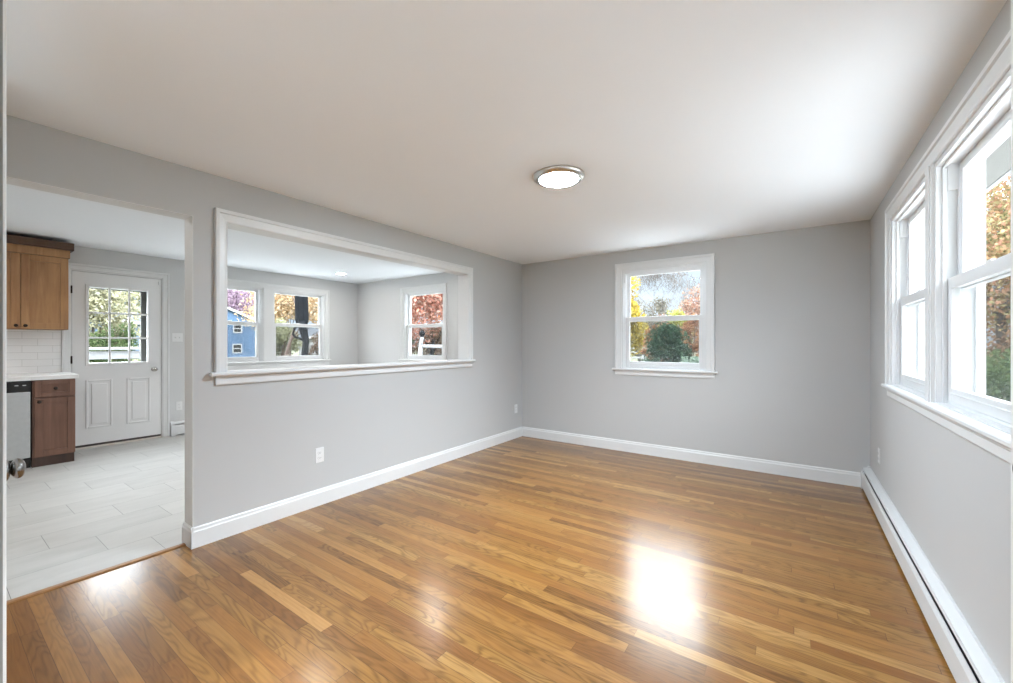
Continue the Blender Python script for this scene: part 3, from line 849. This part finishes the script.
pull(TU, .634 + .030, 1.425, d1); pull(TU, .630 - .030, 1.425, d2)
cr = MB().box(XK + .002, XU + .028, .278, .986, 2.170, 2.255); cr.build('frieze', M['maple'], uc, bevel=.002)
cw = MB().prism([(XK + .002, 2.255), (XU + .050, 2.255), (XU + .058, 2.262), (XU + .062, 2.335), (XK + .002, 2.335)], lambda p, q, a: (p, a, q), .262, 1.012)
recalc(cw.build('crown', M['maple_dark'], uc))

XB = XK + .63
TBc = lambda u, v, w: (XB - w, u, v)
bc = thing('base_cabinet', (XK + .3, .83, 0), 'brown base cabinet with one drawer over one door at the counter end', 'cabinet')
MB().box(XK + .002, XB, .678, .978, .095, .872).build('cabinet_body', M['walnut'], bc, bevel=.0015)
MB().box(XK + .06, XB - .012, .678, .974, .0, .0955).build('toe_kick', M['walnut_toe'], bc)
dw = shaker('drawer', TBc, .690, .976, .700, .866, M['walnut'], bc, fr=.045); pull(TBc, .833, .783, dw)
db = shaker('door', TBc, .690, .976, .100, .688, M['walnut'], bc, fr=.058); pull(TBc, .722, .655, db)

dwm = thing('dishwasher', (XK + .3, .37, 0), 'stainless dishwasher with black control strip under the white counter', 'dishwasher')
MB().box(XK + .02, XB - .01, .078, .672, .10, .868).build('tub', M['black'], dwm)
MB().tbox(TBc, .082, .664, .110, .760, -.026, .009).build('door', M['steel'], dwm, bevel=.004)
cp = MB().tbox(TBc, .080, .668, .764, .866, -.022, .009).build('control_panel', M['black'], dwm, bevel=.003)
for u in (.575, .625):
    MB().tbox(TBc, u - .012, u + .012, .825, .832, -.0235, -.021).build('indicator_mark', M['plate'], cp)
MB().box(XK + .06, XB - .04, .08, .672, .0, .10).build('toe_kick', M['black'], dwm)

ct = MB().box(XK + .001, XB + .026, -.30, 1.0, .8725, .914).build('countertop', M['quartz'], bevel=.003)
tag(ct, 'white quartz countertop over the dishwasher and brown base cabinet', 'countertop')
bs = MB().box(XK + .0005, XK + .009, -.30, .960, .9145, 1.389).build('backsplash', M['subway'])
tag(bs, 'white subway tile backsplash between counter and wall cabinet', 'backsplash')

# ------------------------------------------------------------------ outdoors
GZ = -0.62
s_, c_ = math.sin(YAW), math.cos(YAW)
ground = MB().box(-130, 90, -60, 150, GZ - .5, GZ).build('ground', M['lawn']); struct(ground, 'lawn around the house strewn with fallen leaves', 'lawn')
ap = MB().box(XK - 9, XR + 9, YB + .2, YB + 8, GZ - .05, GZ + .02); ap.box(XR + .2, XR + 9, YN - 8, YB + .2, GZ - .05, GZ + .02); ap.box(XK - 9, XK - .3, YN - 8, YB + .2, GZ - .05, GZ + .02)
ap.box(XK - .3, XR + .2, YN - 8, YN - .3, GZ - .05, GZ + .02)  # paving out of view, added to throw light up to the ceiling
struct(ap.build('bounce_paving', M['concrete']), 'unseen pale concrete paving added around the house to bounce light indoors', 'bounce_paving')
fnd = MB().box(XK - .1, XR + .1, YN - .1, YB + .1, GZ, -.13).build('wall_foundation', M['extwhite']); struct(fnd, 'foundation wall under the house', 'wall')

def leaves(n, centres, radii, size, rng, flat=.55, up=0.0):
    """n small leaf quads clustered round the centres"""
    k = len(centres)
    ci = rng.integers(0, k, n)
    d = rng.normal(size=(n, 3)); d /= np.linalg.norm(d, axis=1)[:, None] + 1e-9
    rad = rng.random(n) ** (1 / 2.2)
    p = np.array(centres)[ci] + d * rad[:, None] * np.array(radii)[ci]
    a = rng.normal(size=(n, 3)) + np.array([0, 0, up]); a /= np.linalg.norm(a, axis=1)[:, None]
    b = np.cross(a, rng.normal(size=(n, 3))); b /= np.linalg.norm(b, axis=1)[:, None] + 1e-9
    sz = size * (0.6 + 0.8 * rng.random(n))[:, None]
    q = np.stack([p - a * sz, p + b * sz * flat, p + a * sz, p - b * sz * flat], axis=1).reshape(-1, 3)
    return q

def leaf_obj(q, mat, parent, name='foliage'):
    q = q - np.array(org(parent))
    n = len(q) // 4
    me = bpy.data.meshes.new(name)
    me.vertices.add(len(q)); me.vertices.foreach_set('co', q.ravel())
    me.loops.add(len(q)); me.loops.foreach_set('vertex_index', np.arange(len(q)))
    me.polygons.add(n); me.polygons.foreach_set('loop_start', np.arange(n) * 4)
    me.update(calc_edges=True); me.validate()
    me.materials.append(mat)
    o = bpy.data.objects.new(name, me); COL.objects.link(o); o.parent = parent
    return o

def branches(mb, p, d, L, r, depth, rnd, tips, spread=.6, nmin=2, nmax=3):
    q = [Vector(p)]; dd = Vector(d).normalized(); rs = [r]
    for k in range(3):
        dd = (dd + Vector((rnd.uniform(-.16, .16), rnd.uniform(-.16, .16), rnd.uniform(-.04, .14)))).normalized()
        q.append(q[-1] + dd * L / 3); rs.append(r * (1 - .17 * (k + 1)))
    mb.tube(q, rs, 7 if depth > 2 else 4, cap=False)
    if depth == 0:
        tips.append(q[-1]); return
    for i in range(rnd.randint(nmin, nmax)):
        az = rnd.uniform(0, 2 * math.pi); t = rnd.uniform(.5, 1) * spread
        a = dd.orthogonal().normalized(); b = dd.cross(a)
        nd = dd * math.cos(t) + (a * math.cos(az) + b * math.sin(az)) * math.sin(t)
        s0 = rnd.uniform(.55, 1.0) * 3
        k = min(2, int(s0)); pt = q[k].lerp(q[k + 1], min(1.0, s0 - k))
        branches(mb, pt, nd, L * rnd.uniform(.6, .85), rs[k + 1] * rnd.uniform(.5, .75), depth - 1, rnd, tips, spread, nmin, nmax)

def tree(name, x, y, label, h, tr, bark, depth=4, leaf=None, n=2500, size=.09, crown=None, seed=1, group=None, L0=None, spread=.6, nmax=3, lean=(0, 0), blob=.55, twigs=0):
    rnd = random.Random(seed); rng = np.random.default_rng(seed)
    r = thing(name, (x, y, GZ), label, 'tree', group)
    mb = MB(); tips = []
    branches(mb, (x, y, GZ - .1), (lean[0], lean[1], 1), L0 or h * .38, tr, depth, rnd, tips, spread, 2, nmax)
    mb.build('trunk', bark, r, smooth=True)
    if twigs:
        leaf_obj(leaves(twigs, [tuple(t) for t in tips], [(.6, .6, .9)] * len(tips), .5, rng, .022, 1.3), LEAF['twig'], r, 'twigs')
    if leaf:
        if crown:                                   # (centre z, horizontal radius, vertical radius) filled with clumps
            cz, rx, rz = crown
            cs, rr = [], []
            for i in range(26):
                v = Vector((rnd.gauss(0, 1), rnd.gauss(0, 1), rnd.gauss(0, 1))).normalized() * (rnd.random() ** .4)
                cs.append((x + v.x * rx * .75, y + v.y * rx * .75, cz + v.z * rz * .75)); k = rnd.uniform(.25, .5)
                rr.append((rx * k, rx * k, rz * k))
        else:
            cs = [tuple(t) for t in tips]; rr = [(blob, blob, blob)] * len(cs)
        leaf_obj(leaves(n, cs, rr, size, rng), LEAF[leaf], r)
    return r

def shrub(name, x, y, label, h, rad, leaf, n, size, seed, cone=False, cat='shrub', group=None):
    rnd = random.Random(seed); rng = np.random.default_rng(seed)
    r = thing(name, (x, y, GZ), label, cat, group)
    mb = MB()
    for i in range(7):
        a = rnd.uniform(0, 6.28); t = rnd.uniform(.1, .7) * (.4 if cone else 1)
        mb.tube([(x + .05 * math.cos(a), y + .05 * math.sin(a), GZ - .05), (x + rad * .35 * t * math.cos(a), y + rad * .35 * t * math.sin(a), GZ + h * .45), (x + rad * t * math.cos(a), y + rad * t * math.sin(a), GZ + h * .9)], [.03, .02, .008], 6)
    mb.build('stems', BARKR, r)
    cs, rr = [], []
    for i in range(46):
        f = rnd.random(); a = rnd.uniform(0, 6.28)
        rr0 = rad * ((1 - f) * .95 + .07 if cone else math.sqrt(max(.05, 1 - (2 * f - .9) ** 2 * .8)))
        k = rnd.uniform(.3, .95)
        cs.append((x + rr0 * k * math.cos(a), y + rr0 * k * math.sin(a), GZ + .1 + f * h * .9)); q = rad * rnd.uniform(.2, .36)
        rr.append((q, q, q))
    leaf_obj(leaves(n, cs, rr, size, rng), LEAF[leaf], r)
    return r

def at(px, z):                                      # ground spot z metres ahead, in the direction of column px (used once to lay the garden out)
    k = (px - 506.5) / 412.46
    return (-s_ * z + c_ * k * z, c_ * z + s_ * k * z)

GT = 'garden trees beyond the back window'
# beyond the back window
tree('maple_tree', *at(627, 24), 'bright yellow maple at the left of the back window view', 6.5, .11, BARK, leaf='yellow', n=12000, size=.085, crown=(3.1, 1.5, 2.6), seed=3, depth=3)
tree('bare_tree', *at(661, 27), 'tall leafless grey tree in the middle of the back window view', 12, .16, BARK, depth=7, seed=11, spread=.6, L0=3.0, twigs=1700)
tree('bare_tree', *at(696, 37), 'leafless tree with thin grey twigs at the right of the back window view', 12, .15, BARK, depth=7, seed=23, spread=.6, L0=2.9, twigs=1500)
tree('bare_tree', *at(640, 42), 'distant leafless tree behind the yellow maple', 13, .18, BARK, depth=7, seed=31, spread=.6, L0=2.8, twigs=1600)
tree('cherry_tree', *at(704, 25), 'dusty pink leaved tree at the right of the back window view', 5, .1, BARK, leaf='pink', n=3600, size=.075, crown=(3.0, 1.9, 2.0), seed=5, depth=3)
shrub('yellow_shrub', *at(674, 21), 'lime yellow shrub showing just above the dark conifer', 3.75, .95, 'lime', 2600, .06, 7)
shrub('conifer', *at(667, 13.5), 'dark green conical conifer below the back window', 2.35, 1.4, 'conifer', 16000, .055, 8, cone=True, cat='conifer')
shrub('orange_shrub', *at(659, 16.8), 'rusty orange shrub behind the conifer at its left', 3.05, .66, 'orange', 4500, .05, 9)
shrub('orange_shrub', *at(693, 16.8), 'rusty orange shrub behind the conifer at its right', 3.05, .66, 'orange', 4500, .05, 10)
shrub('pale_shrub', *at(690, 11), 'pale mint green shrub in front of the conifer', 1.52, .55, 'mint', 2600, .04, 12)
for i, (px, z, hh, lab) in enumerate([(592, 50, 8.5, 'grey brown scrub thicket far off at the left of the yellow maple'), (636, 62, 8.8, 'grey brown scrub thicket far off behind the yellow maple'), (660, 50, 7.4, 'grey brown scrub thicket far off behind the tall leafless tree'),
                                      (690, 62, 9.0, 'grey brown scrub thicket far off behind the pink tree'), (718, 50, 7.6, 'grey brown scrub thicket far off right of the pink tree')]):
    shrub('scrub_thicket', *at(px, z), lab, hh, 3.2, 'scrub', 3600, .13, 40 + i, group='scrub thickets at the garden end')

# low white fence far behind the conifer
fx, fy = at(634, 38)
fe = thing('garden_fence', (fx, fy, GZ), 'low white rail fence far off left of the conifer', 'fence')
for k in range(4):
    MB().box(fx - 2.4 + k * 1.6 - .06, fx - 2.4 + k * 1.6 + .06, fy - .06, fy + .06, GZ, GZ + 1.5).build('post', M['extwhite'], fe)
for z in (.55, 1.0, 1.4):
    MB().box(fx - 2.5, fx + 2.5, fy - .03, fy + .03, GZ + z - .07, GZ + z + .07).build('rail', M['extwhite'], fe)

# beyond the kitchen end window
tree('maple_tree', *at(432, 15), 'coral red maple filling the upper half of the kitchen end window', 5.5, .12, BARKD, leaf='red', n=12000, size=.065, crown=(3.0, 2.2, 1.9), seed=14, depth=3)
shrub('brown_thicket', *at(432, 22), 'brown leafy thicket behind the white swing set', 2.9, 2.2, 'brown', 9000, .07, 15)
shrub('green_shrub', *at(391, 19), 'green shrub at the left edge of the kitchen end window', 3.4, .9, 'green', 3000, .06, 16)
wx, wy = at(421, 11)
sw = thing('swing_set', (wx, wy, GZ), 'white wooden swing set frame outside the kitchen end window', 'swing set')
rx, ry = c_, s_
def off(a, z, b=0.0): return (wx + rx * a - s_ * b, wy + ry * a + c_ * b, z)
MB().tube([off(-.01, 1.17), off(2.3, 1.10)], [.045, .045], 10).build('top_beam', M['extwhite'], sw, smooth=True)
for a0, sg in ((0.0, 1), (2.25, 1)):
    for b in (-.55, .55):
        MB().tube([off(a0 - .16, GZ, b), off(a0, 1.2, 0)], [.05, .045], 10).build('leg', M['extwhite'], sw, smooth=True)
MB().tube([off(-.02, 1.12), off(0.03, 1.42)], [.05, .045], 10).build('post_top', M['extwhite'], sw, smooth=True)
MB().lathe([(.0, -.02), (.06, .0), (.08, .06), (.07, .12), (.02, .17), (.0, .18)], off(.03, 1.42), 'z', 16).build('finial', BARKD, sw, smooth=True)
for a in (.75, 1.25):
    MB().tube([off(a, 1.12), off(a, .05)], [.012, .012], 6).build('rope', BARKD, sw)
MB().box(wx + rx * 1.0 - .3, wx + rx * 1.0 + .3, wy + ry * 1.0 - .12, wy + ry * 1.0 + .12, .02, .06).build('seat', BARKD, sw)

# beyond the twin far kitchen windows
def house(name, px, z, width, depth_, eave, rise, body, label, turn=-0.04, wins=()):
    """gable end turned to our house; px is the right-hand corner"""
    cx, cy = at(px, z)
    th = math.atan2(-cx, cy) + turn; hs, hc = math.sin(th), math.cos(th)
    F = lambda a, b, h: (cx + hc * a - hs * b, cy + hs * a + hc * b, h)      # a to the right, b away
    r = thing(name, F(-width / 2, depth_ / 2, GZ), label, 'house')
    w = MB().prism([(-width, GZ), (0, GZ), (0, eave), (-width / 2, eave + rise), (-width, eave)], lambda p, q, b: F(p, b, q), 0, depth_)
    recalc(w.build('wall', body, r))
    sl = rise / (width / 2); t = .28; oh = .45
    rf = MB().prism([(-width - oh, eave - oh * sl), (-width / 2, eave + rise), (oh, eave - oh * sl), (oh, eave - oh * sl + t), (-width / 2, eave + rise + t), (-width - oh, eave - oh * sl + t)], lambda p, q, b: F(p, b, q), -.35, depth_ + .35)
    rfo = recalc(rf.build('roof', M['shingle'], r))
    rk = MB().prism([(-width - oh, eave - oh * sl - .02), (-width / 2, eave + rise - .02), (oh, eave - oh * sl - .02), (oh, eave - oh * sl + t + .03), (-width / 2, eave + rise + t + .03), (-width - oh, eave - oh * sl + t + .03)], lambda p, q, b: F(p, b, q), -.42, -.35)
    recalc(rk.build('rake_board', M['extwhite'], rfo))
    MB().prism([(-.18, GZ), (.02, GZ), (.02, eave), (-.18, eave)], lambda p, q, b: F(p, b, q), -.03, .1).build('corner_board', M['extwhite'], r)
    for (a, h, ww, hh) in wins:
        f = MB()
        for (p0, p1, q0, q1) in ((a - ww / 2, a + ww / 2, h - hh / 2, h - hh / 2 + .14), (a - ww / 2, a + ww / 2, h + hh / 2 - .14, h + hh / 2), (a - ww / 2, a - ww / 2 + .14, h - hh / 2, h + hh / 2), (a + ww / 2 - .14, a + ww / 2, h - hh / 2, h + hh / 2), (a - ww / 2, a + ww / 2, h - .05, h + .05)):
            f.prism([(p0, q0), (p1, q0), (p1, q1), (p0, q1)], lambda p, q, b: F(p, b, q), -.06, .0)
        fo = recalc(f.build('window', M['extwhite'], r))
        recalc(MB().prism([(a - ww / 2 + .1, h - hh / 2 + .1), (a + ww / 2 - .1, h - hh / 2 + .1), (a + ww / 2 - .1, h + hh / 2 - .1), (a - ww / 2 + .1, h + hh / 2 - .1)], lambda p, q, b: F(p, b, q), -.03, -.01).build('pane', M['black'], fo))
    return r
house('blue_house', 256.5, 55, 9.6, 9, 4.15, 2.3, M['siding_blue'], 'blue clapboard house with white trimmed gable beyond the kitchen windows', wins=((-2.1, 3.15, 1.05, 1.15), (-2.15, .55, 1.1, 1.25), (-6.2, 3.15, 1.05, 1.15), (-6.2, .55, 1.1, 1.25)))
house('slate_house', 141.5, 50, 7, 7, 3.5, .5, M['siding_slate'], 'slate blue house with a low dark roof beyond the kitchen door glass', wins=((-1.6, 1.6, 1.0, 1.2), (-4.6, 1.6, 1.0, 1.2)))
tree('plum_tree', *at(240, 70), 'mauve leaved tree rising behind the blue house roof', 12, .2, BARK, leaf='purple', n=9000, size=.2, crown=(7.5, 6.5, 5.0), seed=17, depth=3)
tree('maple_tree', *at(290, 41), 'peach orange maple behind the dark tree trunk', 9, .16, BARKR, leaf='peach', n=12000, size=.13, crown=(5.2, 5.2, 3.8), seed=18, depth=4)
tree('maple_tree', *at(330, 21), 'small peach leaved tree at the right of the dark tree trunk', 7, .1, BARK, leaf='peach', n=2600, size=.09, crown=(3.6, 1.5, 2.0), seed=19, depth=4)
tree('olive_tree', *at(281, 31), 'pale olive leaved tree at the left of the far right kitchen window', 7, .15, BARKR, leaf='olive', n=5200, size=.10, crown=(1.7, 1.5, 1.7), seed=20, depth=4)
shrub('brown_thicket', *at(326, 35), 'pinkish brown thicket behind the dark tree trunk', 2.6, 2.0, 'brown', 5000, .08, 21)
# the dark many-stemmed trunk
tx, ty = at(299.5, 16.5)
tt = thing('dark_tree', (tx, ty, GZ), 'dark thick tree trunk with a curling branch close outside the kitchen window', 'tree')
t_ = MB()
lo_pts = [off_ for off_ in [(.02, GZ - .1), (.06, .2), (.20, .75), (.26, 1.3), (.16, 1.75), (.10, 2.1)]]
P3 = lambda a, h, b=0.0: (tx + c_ * a - s_ * b, ty + s_ * a + c_ * b, h)
t_.tube([P3(a, h) for a, h in lo_pts], [.17, .14, .12, .12, .15, .2], 12)
for da, rr_ in ((-.10, .13), (.06, .14), (.20, .10)):
    t_.tube([P3(.10 + da * .4, 1.9), P3(.06 + da, 2.2, .03 * da), P3(.04 + da, 3.2), P3(.02 + da * 1.2, 4.6), P3(da * 2.6, 6.6)], [rr_, rr_, rr_ * .95, rr_ * .85, rr_ * .4], 10)
t_.build('trunk', BARKD, tt, smooth=True)
MB().tube([P3(.0, 2.0, -.1), P3(-.16, 1.8, -.1), P3(-.22, 1.62, -.1), P3(-.12, 1.48, -.1), P3(.08, 1.42, -.08), P3(.22, 1.28, 0)], [.05, .055, .05, .045, .045, .04], 8).build('branch', BARKD, tt, smooth=True)
tree('leaning_tree', *at(278, 19), 'slim reddish leaning tree left of the dark trunk', 8, .10, BARKR, depth=4, seed=25, spread=.5, lean=(.12, .1), L0=3.4)

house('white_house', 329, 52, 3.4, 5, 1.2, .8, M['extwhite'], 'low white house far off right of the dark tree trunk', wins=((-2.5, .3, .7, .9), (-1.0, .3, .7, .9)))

# beyond the kitchen door: deck rail and foliage
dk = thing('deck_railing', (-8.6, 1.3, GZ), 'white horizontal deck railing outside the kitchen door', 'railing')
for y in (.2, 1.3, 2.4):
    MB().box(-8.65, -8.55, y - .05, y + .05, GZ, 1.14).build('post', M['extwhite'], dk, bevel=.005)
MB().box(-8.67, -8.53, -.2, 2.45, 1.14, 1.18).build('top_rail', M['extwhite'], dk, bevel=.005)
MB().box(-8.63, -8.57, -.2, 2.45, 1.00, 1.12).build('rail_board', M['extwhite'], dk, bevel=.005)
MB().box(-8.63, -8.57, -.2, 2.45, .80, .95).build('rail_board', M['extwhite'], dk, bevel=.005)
deck = MB().box(-8.75, XK - T_EXT - .02, -.3, 2.5, GZ, -.08).build('deck', M['soffit']); struct(deck, 'small raised deck outside the kitchen door', 'deck')
tree('birch_tree', *at(98, 26), 'pale straw leaved tree at the left of the kitchen door glass', 9, .15, BARK, leaf='straw', n=9000, size=.11, crown=(3.6, 3.0, 3.6), seed=26, depth=4)
tree('birch_tree', *at(128, 33), 'pale olive tree in the middle of the kitchen door glass', 10, .15, BARK, leaf='olive', n=5000, size=.12, crown=(5.4, 3.6, 2.6), seed=27, depth=4)
shrub('green_shrub', *at(112, 21), 'green shrub above the deck railing outside the kitchen door', 2.9, 1.5, 'green', 5000, .07, 28)

# beyond the right-hand windows
tree('oak_tree', 4.6, 16.5, 'mixed autumn coloured tree outside the right wall windows', 9, .16, BARK, leaf='autumn', n=26000, size=.055, crown=(3.6, 3.4, 3.6), seed=33, depth=4)
tree('oak_tree', 9.5, 24, 'taller green and tan tree further off outside the right wall windows', 11, .2, BARK, leaf='green', n=8000, size=.13, crown=(5.5, 4.2, 4.0), seed=34, depth=4)
shrub('green_shrub', 2.35, 8.2, 'green shrub low outside the nearer right wall window', 1.9, .9, 'green', 16000, .028, 35)
shrub('brown_thicket', 3.7, 11.4, 'brown thicket beyond the shrub outside the right wall windows', 2.0, 1.4, 'brown', 5000, .05, 36)
